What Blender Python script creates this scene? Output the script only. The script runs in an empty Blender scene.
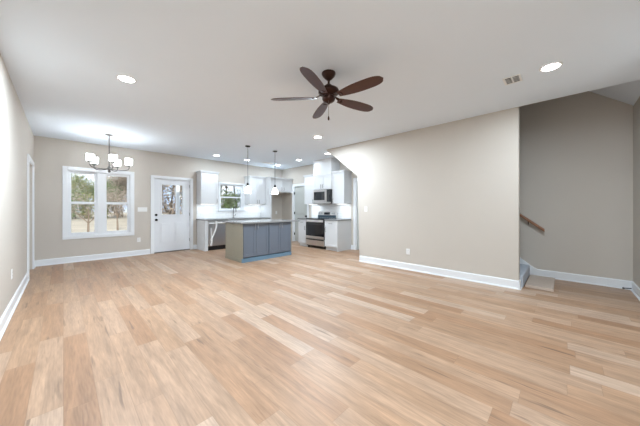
import bpy, bmesh, math, random
from mathutils import Vector, Matrix
from math import sin, cos, pi, radians
random.seed(7)
C = bpy.context.scene.collection
sc = bpy.context.scene

# ---------------------------------------------------------------- camera
H = 2.74                       # ceiling height
XL, XR, YB, XS, YC, XK = -0.433, 4.769, 7.926, 5.93, -0.74, 6.0
F_PX, YAW, EYE = 250.13, 0.7982, 1.211
cam = bpy.data.cameras.new('camera')
cam.sensor_width = 36.0
cam.lens = 36.0 * F_PX / 640.0
cam.shift_y = -(213.0 - 208.65) / 640.0
cam.clip_start = 0.05
cam.clip_end = 500
co = bpy.data.objects.new('camera', cam)
C.objects.link(co)
co.location = (0, 0, EYE)
co.rotation_euler = (pi / 2, 0, -YAW)
sc.camera = co

# ---------------------------------------------------------------- exposure
vs = sc.view_settings
vs.view_transform = 'Standard'
vs.look = 'None'
vs.gamma = 1.0
vs.use_curve_mapping = False
vs.exposure = 2.33

# ---------------------------------------------------------------- sky
w = bpy.data.worlds.new('sky')
sc.world = w
w.use_nodes = True
nt = w.node_tree
nt.nodes.clear()
wo = nt.nodes.new('ShaderNodeOutputWorld')
bg = nt.nodes.new('ShaderNodeBackground')
tc = nt.nodes.new('ShaderNodeTexCoord')
nz = nt.nodes.new('ShaderNodeTexNoise')
nz.inputs['Scale'].default_value = 5.0
nz.inputs['Detail'].default_value = 6
cr = nt.nodes.new('ShaderNodeValToRGB')
cr.color_ramp.elements[0].position = .36
cr.color_ramp.elements[0].color = (.42, .62, .95, 1)
cr.color_ramp.elements[1].position = .6
cr.color_ramp.elements[1].color = (.90, .95, 1.0, 1)
nt.links.new(tc.outputs['Generated'], nz.inputs['Vector'])
nt.links.new(nz.outputs['Fac'], cr.inputs['Fac'])
nt.links.new(cr.outputs['Color'], bg.inputs['Color'])
bg.inputs['Strength'].default_value = .33
nt.links.new(bg.outputs['Background'], wo.inputs['Surface'])

# sun, low behind the front of the house, lighting the woods behind it
sd = bpy.data.lights.new('sun', 'SUN')
sd.energy = .9
sd.angle = radians(2)
sd.color = (1, .93, .82)
so = bpy.data.objects.new('sun', sd)
C.objects.link(so)
so.rotation_euler = (radians(52), 0, radians(-14))

CAN_W = 15.5        # recessed can lights, watts each
CHAND_W = .36      # each chandelier bulb
PEND_W = 1.1
UNDER_W = .3


def glow_light(kind, loc, watts, color=(.755, .885, 1.0), size=.15, rot=(0, 0, 0), parent=None, spread=None, sy=None):
    d = bpy.data.lights.new('lamp_light', kind)
    d.energy = watts
    d.color = color
    if kind == 'AREA':
        d.shape = 'DISK' if sy is None else 'RECTANGLE'
        d.size = size
        if sy:
            d.size_y = sy
        if spread:
            d.spread = spread
    else:
        d.shadow_soft_size = size
    o = bpy.data.objects.new('lamp_light', d)
    C.objects.link(o)
    if parent:
        o.parent = parent
        loc = Vector(loc) - Vector(parent.location)
    o.location = loc
    o.rotation_euler = rot
    return o


# ---------------------------------------------------------------- materials
def mat(name):
    m = bpy.data.materials.new(name)
    m.use_nodes = True
    n = m.node_tree
    b = n.nodes['Principled BSDF']
    return m, n, b


def simple(name, col, rough=.5, metal=0, bump=0, bscale=40, var=0, vscale=3, coat=0, stretch=None):
    m, n, b = mat(name)
    b.inputs['Base Color'].default_value = (*col, 1)
    b.inputs['Roughness'].default_value = rough
    b.inputs['Metallic'].default_value = metal
    b.inputs['Coat Weight'].default_value = coat
    t = n.nodes.new('ShaderNodeTexCoord')
    vec = t.outputs['Object']
    if stretch:
        mp = n.nodes.new('ShaderNodeMapping')
        mp.inputs['Scale'].default_value = stretch
        n.links.new(vec, mp.inputs['Vector'])
        vec = mp.outputs['Vector']
    z = n.nodes.new('ShaderNodeTexNoise')
    z.inputs['Scale'].default_value = vscale
    z.inputs['Detail'].default_value = 5
    n.links.new(vec, z.inputs['Vector'])
    r = n.nodes.new('ShaderNodeMapRange')
    r.inputs['To Min'].default_value = 1 - var
    r.inputs['To Max'].default_value = 1 + var
    n.links.new(z.outputs['Fac'], r.inputs['Value'])
    x = n.nodes.new('ShaderNodeVectorMath')
    x.operation = 'SCALE'
    x.inputs[0].default_value = col
    n.links.new(r.outputs['Result'], x.inputs['Scale'])
    n.links.new(x.outputs['Vector'], b.inputs['Base Color'])
    if bump:
        z2 = n.nodes.new('ShaderNodeTexNoise')
        z2.inputs['Scale'].default_value = bscale
        n.links.new(vec, z2.inputs['Vector'])
        bp = n.nodes.new('ShaderNodeBump')
        bp.inputs['Strength'].default_value = bump
        bp.inputs['Distance'].default_value = .002
        n.links.new(z2.outputs['Fac'], bp.inputs['Height'])
        n.links.new(bp.outputs['Normal'], b.inputs['Normal'])
    return m


def emit(name, col, st):
    m, n, b = mat(name)
    b.inputs['Base Color'].default_value = (.9, .9, .9, 1)
    b.inputs['Emission Color'].default_value = (*col, 1)
    b.inputs['Emission Strength'].default_value = st
    return m


def glass_mat(name, tint=(.97, .98, .98), refl=1.0):
    m, n, b = mat(name)
    n.nodes.remove(b)
    out = n.nodes['Material Output']
    tr = n.nodes.new('ShaderNodeBsdfTransparent')
    tr.inputs['Color'].default_value = (*tint, 1)
    gl = n.nodes.new('ShaderNodeBsdfGlossy')
    gl.inputs['Roughness'].default_value = .02
    fr = n.nodes.new('ShaderNodeFresnel')
    fr.inputs['IOR'].default_value = 1.45
    mu = n.nodes.new('ShaderNodeMath')
    mu.operation = 'MULTIPLY'
    mu.inputs[1].default_value = refl
    n.links.new(fr.outputs['Fac'], mu.inputs[0])
    mx = n.nodes.new('ShaderNodeMixShader')
    n.links.new(mu.outputs[0], mx.inputs['Fac'])
    n.links.new(tr.outputs[0], mx.inputs[1])
    n.links.new(gl.outputs[0], mx.inputs[2])
    n.links.new(mx.outputs[0], out.inputs['Surface'])
    return m


def floor_mat():
    m, n, b = mat('oak_plank_floor')
    N, Lk = n.nodes, n.links

    def math_(op, a, bb=None, c=None):
        k = N.new('ShaderNodeMath')
        k.operation = op
        for i, v in enumerate((a, bb, c)):
            if v is None:
                continue
            if isinstance(v, (int, float)):
                k.inputs[i].default_value = v
            else:
                Lk.new(v, k.inputs[i])
        return k.outputs[0]
    t = N.new('ShaderNodeTexCoord')
    s = N.new('ShaderNodeSeparateXYZ')
    Lk.new(t.outputs['Object'], s.inputs[0])
    x, y = s.outputs['X'], s.outputs['Y']
    PW, PL = .152, 1.22
    u = math_('DIVIDE', x, PW)
    row = math_('FLOOR', u)
    wn = N.new('ShaderNodeTexWhiteNoise')
    wn.noise_dimensions = '1D'
    Lk.new(row, wn.inputs['W'])
    v = math_('ADD', math_('DIVIDE', y, PL), math_('MULTIPLY', wn.outputs['Value'], 7.3))
    pid = math_('FLOOR', v)
    cb = N.new('ShaderNodeCombineXYZ')
    Lk.new(row, cb.inputs[0])
    Lk.new(pid, cb.inputs[1])
    wn2 = N.new('ShaderNodeTexWhiteNoise')
    wn2.noise_dimensions = '2D'
    Lk.new(cb.outputs[0], wn2.inputs['Vector'])
    rnd = wn2.outputs['Value']
    ramp = N.new('ShaderNodeValToRGB')
    e = ramp.color_ramp.elements
    e[0].position = 0
    e[0].color = (.365, .205, .115, 1)
    e[1].position = 1
    e[1].color = (.52, .375, .275, 1)
    k = e.new(.35)
    k.color = (.41, .252, .153, 1)
    k = e.new(.8)
    k.color = (.445, .29, .19, 1)
    Lk.new(rnd, ramp.inputs['Fac'])
    # grain coordinates: shifted per plank, stretched along the plank
    gx = math_('ADD', math_('MULTIPLY', x, 14.0), math_('MULTIPLY', rnd, 51.0))
    gy = math_('ADD', math_('MULTIPLY', y, 1.1), math_('MULTIPLY', rnd, 37.0))
    gc = N.new('ShaderNodeCombineXYZ')
    Lk.new(gx, gc.inputs[0])
    Lk.new(gy, gc.inputs[1])
    g1 = N.new('ShaderNodeTexNoise')
    g1.inputs['Scale'].default_value = 1.3
    g1.inputs['Detail'].default_value = 7
    g1.inputs['Roughness'].default_value = .62
    g1.inputs['Distortion'].default_value = .6
    Lk.new(gc.outputs[0], g1.inputs['Vector'])
    g2 = N.new('ShaderNodeTexNoise')
    g2.inputs['Scale'].default_value = 7.0
    g2.inputs['Detail'].default_value = 4
    Lk.new(gc.outputs[0], g2.inputs['Vector'])
    gm = N.new('ShaderNodeMapRange')
    gm.inputs['From Min'].default_value = .3
    gm.inputs['From Max'].default_value = .7
    gm.inputs['To Min'].default_value = .72
    gm.inputs['To Max'].default_value = 1.18
    Lk.new(g1.outputs['Fac'], gm.inputs['Value'])
    gm2 = N.new('ShaderNodeMapRange')
    gm2.inputs['From Min'].default_value = .3
    gm2.inputs['From Max'].default_value = .7
    gm2.inputs['To Min'].default_value = .86
    gm2.inputs['To Max'].default_value = 1.1
    Lk.new(g2.outputs['Fac'], gm2.inputs['Value'])
    val = math_('MULTIPLY', gm.outputs[0], gm2.outputs[0])
    sc1 = N.new('ShaderNodeVectorMath')
    sc1.operation = 'SCALE'
    Lk.new(ramp.outputs['Color'], sc1.inputs[0])
    Lk.new(val, sc1.inputs['Scale'])
    # dark knots and cracks
    kc = N.new('ShaderNodeCombineXYZ')
    Lk.new(math_('ADD', math_('MULTIPLY', x, 14.0), math_('MULTIPLY', rnd, 90.0)), kc.inputs[0])
    Lk.new(math_('ADD', math_('MULTIPLY', y, 1.15), math_('MULTIPLY', rnd, 70.0)), kc.inputs[1])
    k1 = N.new('ShaderNodeTexNoise')
    k1.inputs['Scale'].default_value = 1.6
    k1.inputs['Detail'].default_value = 2.5
    Lk.new(kc.outputs[0], k1.inputs['Vector'])
    kr = N.new('ShaderNodeMapRange')
    kr.inputs['From Min'].default_value = .64
    kr.inputs['From Max'].default_value = .73
    Lk.new(k1.outputs['Fac'], kr.inputs['Value'])
    mix1 = N.new('ShaderNodeMix')
    mix1.data_type = 'RGBA'
    Lk.new(math_('MULTIPLY', kr.outputs[0], .75), mix1.inputs['Factor'])
    Lk.new(sc1.outputs[0], mix1.inputs['A'])
    mix1.inputs['B'].default_value = (.16, .10, .065, 1)
    # joints between planks
    fu = math_('FRACT', u)
    fv = math_('FRACT', v)
    du = math_('MULTIPLY', math_('MINIMUM', fu, math_('SUBTRACT', 1.0, fu)), PW)
    dv = math_('MULTIPLY', math_('MINIMUM', fv, math_('SUBTRACT', 1.0, fv)), PL)
    dd = math_('MINIMUM', du, dv)
    jr = N.new('ShaderNodeMapRange')
    jr.inputs['From Min'].default_value = .0004
    jr.inputs['From Max'].default_value = .0022
    jr.inputs['To Min'].default_value = 1
    jr.inputs['To Max'].default_value = 0
    Lk.new(dd, jr.inputs['Value'])
    mix2 = N.new('ShaderNodeMix')
    mix2.data_type = 'RGBA'
    Lk.new(math_('MULTIPLY', jr.outputs[0], .40), mix2.inputs['Factor'])
    Lk.new(mix1.outputs['Result'], mix2.inputs['A'])
    mix2.inputs['B'].default_value = (.17, .10, .06, 1)
    Lk.new(mix2.outputs['Result'], b.inputs['Base Color'])
    rr = N.new('ShaderNodeMapRange')
    rr.inputs['To Min'].default_value = .36
    rr.inputs['To Max'].default_value = .50
    Lk.new(g1.outputs['Fac'], rr.inputs['Value'])
    Lk.new(rr.outputs[0], b.inputs['Roughness'])
    b.inputs['Specular IOR Level'].default_value = .5
    bp = N.new('ShaderNodeBump')
    bp.inputs['Strength'].default_value = .25
    bp.inputs['Distance'].default_value = .001
    Lk.new(math_('SUBTRACT', g1.outputs['Fac'], math_('MULTIPLY', jr.outputs[0], 1.0)), bp.inputs['Height'])
    Lk.new(bp.outputs['Normal'], b.inputs['Normal'])
    return m


def tile_mat():
    m, n, b = mat('white_subway_tile')
    t = n.nodes.new('ShaderNodeTexCoord')
    s = n.nodes.new('ShaderNodeSeparateXYZ')
    cb = n.nodes.new('ShaderNodeCombineXYZ')
    ad = n.nodes.new('ShaderNodeMath')
    ad.operation = 'ADD'
    n.links.new(t.outputs['Object'], s.inputs[0])
    n.links.new(s.outputs['X'], ad.inputs[0])
    n.links.new(s.outputs['Y'], ad.inputs[1])
    n.links.new(ad.outputs[0], cb.inputs[0])
    n.links.new(s.outputs['Z'], cb.inputs[1])
    br = n.nodes.new('ShaderNodeTexBrick')
    br.inputs['Scale'].default_value = 1
    br.inputs['Brick Width'].default_value = .20
    br.inputs['Row Height'].default_value = .075
    br.inputs['Mortar Size'].default_value = .0022
    br.inputs['Color1'].default_value = (.83, .84, .84, 1)
    br.inputs['Color2'].default_value = (.87, .88, .88, 1)
    br.inputs['Mortar'].default_value = (.62, .62, .62, 1)
    n.links.new(cb.outputs[0], br.inputs['Vector'])
    n.links.new(br.outputs['Color'], b.inputs['Base Color'])
    b.inputs['Roughness'].default_value = .15
    return m


M = {}
M['wall'] = simple('greige_wall_paint', (.57, .525, .47), .72, bump=.12, bscale=220, var=.015)
M['ceil'] = simple('white_ceiling_paint', (.775, .845, .92), .9, bump=.1, bscale=160, var=.01)
M['trim'] = simple('white_trim_paint', (.80, .82, .84), .35, var=.01)
M['floor'] = floor_mat()
M['cab'] = simple('white_cabinet_paint', (.67, .68, .69), .35, var=.012)
M['door'] = simple('white_door_paint', (.76, .78, .81), .35, var=.012)
M['shaded_door'] = simple('shaded_white_door_paint', (.48, .495, .47), .4, var=.02)  # white door paint greyed, the shade on it put into the colour
M['island'] = simple('blue_grey_cabinet_paint', (.135, .160, .200), .36, var=.03)
M['kick'] = simple('blue_sheen_kick', (.14, .235, .32), .35, var=.05)  # grey-blue board, reflected daylight put into its colour as stronger blue
M['panel'] = simple('khaki_end_panel', (.30, .28, .22), .5, var=.03)
M['granite'] = simple('grey_speckled_stone', (.25, .25, .25), .18, var=.35, vscale=90)
M['tile'] = tile_mat()
M['steel'] = simple('brushed_steel', (.70, .68, .66), .30, 1, var=.05, vscale=20, stretch=(1, 1, 30))
M['chrome'] = simple('polished_chrome', (.72, .73, .74), .12, 1)
M['nickel'] = simple('brushed_nickel', (.17, .16, .15), .32, 1)
M['black'] = simple('black_plastic', (.012, .012, .013), .3)
M['bglass'] = simple('black_oven_glass', (.010, .010, .012), .05, coat=.5)
M['blackm'] = simple('matte_black_metal', (.012, .012, .012), .45, .6)
M['bronze'] = simple('oil_rubbed_bronze', (.045, .022, .017), .28, .85, var=.1)
M['blade'] = simple('dark_walnut_blade', (.060, .014, .006), .36, var=.35, vscale=2.2, stretch=(3, 3, 3))
M['oak'] = simple('stained_oak_rail', (.26, .115, .055), .4, var=.3, vscale=30)
M['board'] = simple('pale_raw_board', (.56, .46, .385), .55, var=.12, vscale=12, stretch=(1, 8, 8))
M['carpet'] = simple('blue_grey_carpet', (.48, .52, .58), .95, bump=1, bscale=300, var=.2, vscale=120)
M['plastic'] = simple('white_plastic', (.82, .82, .81), .35)
M['slot'] = simple('dark_slot', (.03, .03, .03), .6)
M['film'] = simple('blue_protective_film', (.035, .06, .08), .25, var=.15, vscale=14)
M['display'] = simple('black_display', (.01, .01, .012), .08)
M['bulb'] = emit('lit_lens', (1, .98, .96), 5)
M['filament'] = emit('lit_bulb', (1, .96, .9), 5)
M['strip'] = emit('lit_strip', (1, .97, .94), 2)
def shade_mat(name, clear, ribs, em=0.0):
    # pressed glass: part clear, part milky, streaked by its vertical ribs
    m, n, b = mat(name)
    n.nodes.remove(b)
    out = n.nodes['Material Output']
    tr = n.nodes.new('ShaderNodeBsdfTransparent')
    tl = n.nodes.new('ShaderNodeBsdfTranslucent')
    df = n.nodes.new('ShaderNodeBsdfDiffuse')
    tl.inputs['Color'].default_value = df.inputs['Color'].default_value = (.95, .95, .94, 1)
    a1 = n.nodes.new('ShaderNodeMixShader')
    a1.inputs['Fac'].default_value = .45
    n.links.new(tl.outputs[0], a1.inputs[1])
    n.links.new(df.outputs[0], a1.inputs[2])
    if em:
        eo = n.nodes.new('ShaderNodeEmission')
        eo.inputs['Color'].default_value = (.86, .94, 1, 1)
        eo.inputs['Strength'].default_value = em
        ad = n.nodes.new('ShaderNodeAddShader')
        n.links.new(a1.outputs[0], ad.inputs[0])
        n.links.new(eo.outputs[0], ad.inputs[1])
        a1 = ad
    t = n.nodes.new('ShaderNodeTexCoord')
    mp = n.nodes.new('ShaderNodeMapping')
    mp.inputs['Scale'].default_value = (1, 1, .0)
    n.links.new(t.outputs['Object'], mp.inputs['Vector'])
    z = n.nodes.new('ShaderNodeTexNoise')
    z.inputs['Scale'].default_value = ribs
    z.inputs['Detail'].default_value = 1
    n.links.new(mp.outputs['Vector'], z.inputs['Vector'])
    r_ = n.nodes.new('ShaderNodeMapRange')
    r_.inputs['From Min'].default_value = .47
    r_.inputs['From Max'].default_value = .53
    r_.inputs['To Min'].default_value = .03
    r_.inputs['To Max'].default_value = 1 - clear * .4
    n.links.new(z.outputs['Fac'], r_.inputs['Value'])
    mx = n.nodes.new('ShaderNodeMixShader')
    n.links.new(r_.outputs[0], mx.inputs['Fac'])
    n.links.new(tr.outputs[0], mx.inputs[1])
    n.links.new(a1.outputs[0], mx.inputs[2])
    n.links.new(mx.outputs[0], out.inputs['Surface'])
    return m


M['shade'] = shade_mat('ribbed_milk_glass', .6, 30, 2.3)
M['clear'] = shade_mat('seeded_pendant_glass', .8, 40)
M['glass'] = glass_mat('window_glass', refl=.8)
M['bark'] = simple('grey_brown_bark', (.23, .175, .13), .9, bump=1, bscale=20, var=.35, vscale=5)
M['leaf0'] = simple('dark_green_leaves', (.13, .19, .07), .7, var=.45, vscale=1.2)
M['leaf1'] = simple('olive_leaves', (.25, .25, .10), .7, var=.4, vscale=1.2)
M['leaf2'] = simple('tan_dry_leaves', (.38, .32, .26), .8, var=.35, vscale=1.2)
M['grass'] = simple('dry_straw_grass', (.48, .42, .33), .95, bump=1, bscale=6, var=.3, vscale=.5)
M['patio'] = simple('patio_concrete', (.55, .50, .45), .9, var=.1)


# ---------------------------------------------------------------- mesh helpers
class MB:
    def __init__(s):
        s.bm = bmesh.new()

    def box(s, x0, x1, y0, y1, z0, z1, bev=0):
        x0, x1 = sorted((x0, x1)); y0, y1 = sorted((y0, y1)); z0, z1 = sorted((z0, z1))
        r = bmesh.ops.create_cube(s.bm, size=1)
        vs_ = r['verts']
        for v in vs_:
            v.co = Vector(((x0 + x1) / 2 + v.co.x * (x1 - x0), (y0 + y1) / 2 + v.co.y * (y1 - y0), (z0 + z1) / 2 + v.co.z * (z1 - z0)))
        if bev:
            es = list({e for v in vs_ for e in v.link_edges})
            bmesh.ops.bevel(s.bm, geom=es, offset=bev, segments=2, affect='EDGES', profile=.5)
        return s

    def tube(s, pts, rad, seg=10, cap=True):
        pts = [Vector(p) for p in pts]
        if isinstance(rad, (int, float)):
            rad = [rad] * len(pts)
        rings = []
        up = None
        for i, p in enumerate(pts):
            d = (pts[min(i + 1, len(pts) - 1)] - pts[max(i - 1, 0)]).normalized()
            if up is None:
                up = Vector((0, 0, 1)) if abs(d.z) < .9 else Vector((1, 0, 0))
            a = d.cross(up).normalized()
            bb = a.cross(d).normalized()
            up = bb
            rings.append([s.bm.verts.new(p + (a * cos(2 * pi * k / seg) + bb * sin(2 * pi * k / seg)) * rad[i]) for k in range(seg)])
        for r0, r1 in zip(rings, rings[1:]):
            for k in range(seg):
                s.bm.faces.new((r0[k], r0[(k + 1) % seg], r1[(k + 1) % seg], r1[k]))
        if cap:
            s.bm.faces.new(rings[0][::-1])
            s.bm.faces.new(rings[-1])
        return s

    def lathe(s, prof, c, seg=24, closed_top=True, closed_bot=True, axis='z'):
        cx, cy, cz = c
        rings = []
        for r, z in prof:
            ring = []
            for k in range(seg):
                a = 2 * pi * k / seg
                p = (r * cos(a), r * sin(a), z)
                if axis == 'x':
                    p = (z, r * cos(a), r * sin(a))
                if axis == 'y':
                    p = (r * cos(a), z, r * sin(a))
                ring.append(s.bm.verts.new((cx + p[0], cy + p[1], cz + p[2])))
            rings.append(ring)
        for r0, r1 in zip(rings, rings[1:]):
            for k in range(seg):
                s.bm.faces.new((r0[k], r0[(k + 1) % seg], r1[(k + 1) % seg], r1[k]))
        if closed_bot:
            s.bm.faces.new(rings[0][::-1])
        if closed_top:
            s.bm.faces.new(rings[-1])
        return s

    def prism(s, poly, axis, a, b):
        """poly in the two other axes (x,y for z; y,z for x; x,z for y)"""
        def P(p, t):
            return {'z': (p[0], p[1], t), 'x': (t, p[0], p[1]), 'y': (p[0], t, p[1])}[axis]
        v0 = [s.bm.verts.new(P(p, a)) for p in poly]
        v1 = [s.bm.verts.new(P(p, b)) for p in poly]
        s.bm.faces.new(v0)
        s.bm.faces.new(v1[::-1])
        for i in range(len(poly)):
            j = (i + 1) % len(poly)
            s.bm.faces.new((v0[i], v1[i], v1[j], v0[j]))
        return s

    def obj(s, name, m, parent=None, smooth=False):
        bmesh.ops.recalc_face_normals(s.bm, faces=s.bm.faces)
        off = Vector((0, 0, 0))
        p = parent
        while p is not None:
            off += Vector(p.location)
            p = p.parent
        if parent is None:
            # origin at the base centre of the thing
            xs = [v.co for v in s.bm.verts]
            lo = Vector((min(v.x for v in xs), min(v.y for v in xs), min(v.z for v in xs)))
            hi = Vector((max(v.x for v in xs), max(v.y for v in xs), max(v.z for v in xs)))
            off = Vector(((lo.x + hi.x) / 2, (lo.y + hi.y) / 2, lo.z))
            if name.startswith(('floor',)):
                off = Vector((0, 0, 0))
        for v in s.bm.verts:
            v.co -= off
        me = bpy.data.meshes.new(name)
        s.bm.to_mesh(me)
        s.bm.free()
        me.materials.append(m)
        if smooth:
            for p in me.polygons:
                p.use_smooth = True
            try:
                me.set_sharp_from_angle(angle=radians(35))
            except Exception:
                pass
        o = bpy.data.objects.new(name, me)
        C.objects.link(o)
        if parent:
            o.parent = parent
        else:
            o.location = off
        return o


def thing(name, label, cat, loc, group=None):
    o = bpy.data.objects.new(name, None)
    o.empty_display_size = .1
    C.objects.link(o)
    o.location = loc
    o['label'] = label
    o['category'] = cat
    if group:
        o['group'] = group
    return o


def tag(o, label, cat, group=None, kind=None):
    o['label'] = label
    o['category'] = cat
    if group:
        o['group'] = group
    if kind:
        o['kind'] = kind
    return o


def struct(o):
    o['kind'] = 'structure'
    return o


def copy_tree(o, parent=None):
    c = o.copy()
    C.objects.link(c)
    c.parent = parent
    for ch in list(o.children):
        copy_tree(ch, c)
    return c


def wall_holes(axis, a0, a1, b0, b1, z0, z1, holes):
    """box wall with rectangular holes. axis 'x': runs along x, thickness b (y)."""
    mb = MB()
    us = sorted({a0, a1, *[h[0] for h in holes], *[h[1] for h in holes]})
    for u0, u1 in zip(us, us[1:]):
        hs = sorted([h for h in holes if h[0] <= u0 + 1e-6 and h[1] >= u1 - 1e-6], key=lambda h: h[2])
        z = z0
        for h in hs:
            if h[2] > z + 1e-6:
                mb.box(*((u0, u1, b0, b1) if axis == 'x' else (b0, b1, u0, u1)), z, h[2])
            z = h[3]
        if z < z1 - 1e-6:
            mb.box(*((u0, u1, b0, b1) if axis == 'x' else (b0, b1, u0, u1)), z, z1)
    bmesh.ops.remove_doubles(mb.bm, verts=mb.bm.verts, dist=1e-5)
    return mb


# ---------------------------------------------------------------- room shell
WT = .14
struct(MB().box(XL - .2, XK + .3, YC - .2, YB + .1, -.2, 0).obj('floor', M['floor']))
# main ceiling; the stairwell is cut out of it
struct(MB().prism([(XL - .2, YC - .2), (XR, YC - .2), (XR, 4.44), (XK + .2, 4.44), (XK + .2, YB + .2), (XL - .2, YB + .2)], 'z', H, H + .2).obj('ceiling', M['ceil']))

W1 = (.06, 1.20, .60, 2.08)             # dining window opening x0 x1 z0 z1
D1 = (1.70, 2.63, 0, 2.04)              # garden door
W2 = (3.51, 4.325, 1.165, 2.02)           # sink window
struct(wall_holes('x', XL - .2, XK + .3, YB, YB + WT, 0, H, [W1, D1, W2]).obj('wall_back', M['wall']))
LD = (6.62, 7.60, 0, 2.06)              # left wall door
struct(wall_holes('y', YC - .2, YB, XL - WT, XL, 0, H, [LD]).obj('wall_left', M['wall']))
struct(MB().box(XL, XS + .15, YC - WT, YC, 0, H).obj('wall_front', M['wall']))
# wall beside the stairs, its far end cut along the underside of the stairs
struct(MB().prism([(.485, 0), (3.37, 0), (3.43, 1.97), (4.42, H), (.485, H)], 'x', XR, XR + .12).obj('wall_right', M['wall']))
struct(MB().prism([(4.42, H), (5.0, H + .25), (5.0, 5.2), (YC, 5.2), (YC, H + .2), (4.42, H + .2)], 'x', XR - .12, XR).obj('wall_right_upper', M['wall']))
# far wall of the stairwell
struct(MB().box(XS, XS + .15, YC, 3.6, 0, 5.2).obj('wall_stairwell', M['wall']))
struct(MB().prism([(4.30, H), (5.0, 5.2), (3.4, 5.2), (3.4, 2.0)], 'x', XS, XS + .15).obj('wall_stairwell_upper', M['wall']))
# wall behind the range, door openings in it
KD = (6.47, 7.20, 0, 2.03)
ED = (3.62, 4.37, 0, 2.03)
struct(wall_holes('y', 3.3, YB, XK, XK + WT, 0, H, [ED, KD]).obj('wall_kitchen', M['wall']))
# sloping ceiling over the stairs, soffit under them, closing walls
SL = .80
struct(MB().prism([(YC - .14, H + .2), (YC - .14, H + .01), (YC, H + .01), (2.34, H + (2.34 - YC) * SL), (5.0, H + (2.34 - YC) * SL), (5.0, 5.4), (YC - .14, 5.4)], 'x', XR - .12, XS + .15).obj('ceiling_stairwell', M['ceil']))
struct(MB().prism([(3.43, 1.97), (4.42, H), (5.0, H + .3), (5.0, H + .42), (3.38, 2.06)], 'x', XR + .12, XS).obj('ceiling_stair_soffit', M['ceil']))
struct(MB().box(XR, XS + .15, 5.0, 5.12, H + .25, 5.4).obj('wall_stairwell_end', M['wall']))
struct(MB().box(XR + .12, XS, 3.36, 3.42, 0, 2.0).obj('wall_understair', M['wall']))


# baseboards: flat board with an eased top and a shoe moulding
def base_x(name, x0, x1, y, s=-1, hgt=.13):
    mb = MB()
    p = [(y, 0), (y + s * .030, 0), (y + s * .028, .012), (y + s * .015, .020), (y + s * .015, hgt - .012), (y + s * .006, hgt), (y, hgt)]
    mb.prism(p, 'x', x0, x1)
    return struct(mb.obj(name, M['trim']))


def base_y(name, y0, y1, x, s, hgt=.13):
    mb = MB()
    p = [(x, 0), (x + s * .030, 0), (x + s * .028, .012), (x + s * .015, .020), (x + s * .015, hgt - .012), (x + s * .006, hgt), (x, hgt)]
    mb.prism(p, 'y', y0, y1)
    return struct(mb.obj(name, M['trim']))


base_x('baseboard_back', XL, D1[0] - .08, YB)
base_x('baseboard_back_2', D1[1] + .08, 2.80, YB)
base_y('baseboard_left', YC, LD[0] - .09, XL, 1)
base_y('baseboard_left_2', LD[1] + .09, YB - .03, XL, 1)
base_y('baseboard_right', .485, 3.37, XR, -1)
base_x('baseboard_right_end', XR - .03, XR + .12, .485, -1)
base_y('baseboard_stairwell', YC, .34, XS, -1)
base_x('baseboard_front', XL, XS - .03, YC, 1)
base_y('baseboard_kitchen', ED[1] + .09, 4.56, XK, -1)


def casing(x0, x1, z0, z1, wd, t, axis, face, s, sill=False, parent=None, name='casing'):
    """picture-frame casing round an opening; face = wall plane, s = side it stands proud"""
    mb = MB()

    def B(a0, a1, za, zb):
        if axis == 'x':
            mb.box(a0, a1, face, face + s * t, za, zb, .004)
        else:
            mb.box(face, face + s * t, a0, a1, za, zb, .004)
    B(x0 - wd, x0, z0, z1 + wd)
    B(x1, x1 + wd, z0, z1 + wd)
    B(x0, x1, z1, z1 + wd)
    if sill:
        B(x0 - wd, x1 + wd, z0 - wd, z0)
    return mb.obj(name, M['trim'], parent)


def root(name, loc):
    o = bpy.data.objects.new(name, None)
    C.objects.link(o)
    o.location = loc
    return struct(o)


# ---- dining window: twin double-hung
def jamb_liner(x0, x1, z0, z1, y0, y1, parent):
    mb = MB()
    t = .018
    mb.box(x0, x0 + t, y0, y1, z0, z1)
    mb.box(x1 - t, x1, y0, y1, z0, z1)
    mb.box(x0 + t, x1 - t, y0, y1, z1 - t, z1)
    mb.box(x0 + t, x1 - t, y0, y1, z0, z0 + t)
    return mb.obj('jamb', M['trim'], parent)


def sash(x0, x1, z0, z1, y, parent, fr=.046):
    mb = MB()
    d = .03
    mb.box(x0, x0 + fr, y, y + d, z0, z1, .003)
    mb.box(x1 - fr, x1, y, y + d, z0, z1, .003)
    mb.box(x0 + fr, x1 - fr, y, y + d, z0, z0 + fr, .003)
    mb.box(x0 + fr, x1 - fr, y, y + d, z1 - fr, z1, .003)
    o = mb.obj('sash', M['trim'], parent)
    MB().box(x0 + fr - .005, x1 - fr + .005, y + .012, y + .018, z0 + fr - .005, z1 - fr + .005).obj('pane', M['glass'], o)
    return o


w1 = root('window_1', (.63, YB, .60))
casing(W1[0], W1[1], W1[2], W1[3], .075, .022, 'x', YB, -1, True, w1)
jamb_liner(*W1, YB, YB + WT, w1)
MB().box(.56, .69, YB + .02, YB + .12, .618, 2.062, .003).obj('mullion', M['trim'], w1)
for x0, x1 in ((.078, .56), (.69, 1.182)):
    sash(x0, x1, .618, 1.36, YB + .035, w1)
    sash(x0, x1, 1.325, 2.062, YB + .07, w1)

w2 = root('window_2', (3.9, YB, 1.18))
casing(W2[0], W2[1], W2[2], W2[3], .05, .022, 'x', YB, -1, True, w2)
MB().box(W2[0] - .07, W2[1] + .065, YB - .05, YB - .022, W2[2] - .02, W2[2] + .0, .004).obj('window_sill', M['trim'], w2)
jamb_liner(*W2, YB, YB + WT, w2)
sash(W2[0] + .018, W2[1] - .018, W2[2] + .018, 1.60, YB + .02, w2, .032)
sash(W2[0] + .018, W2[1] - .018, 1.575, W2[3] - .018, YB + .052, w2, .032)

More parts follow.
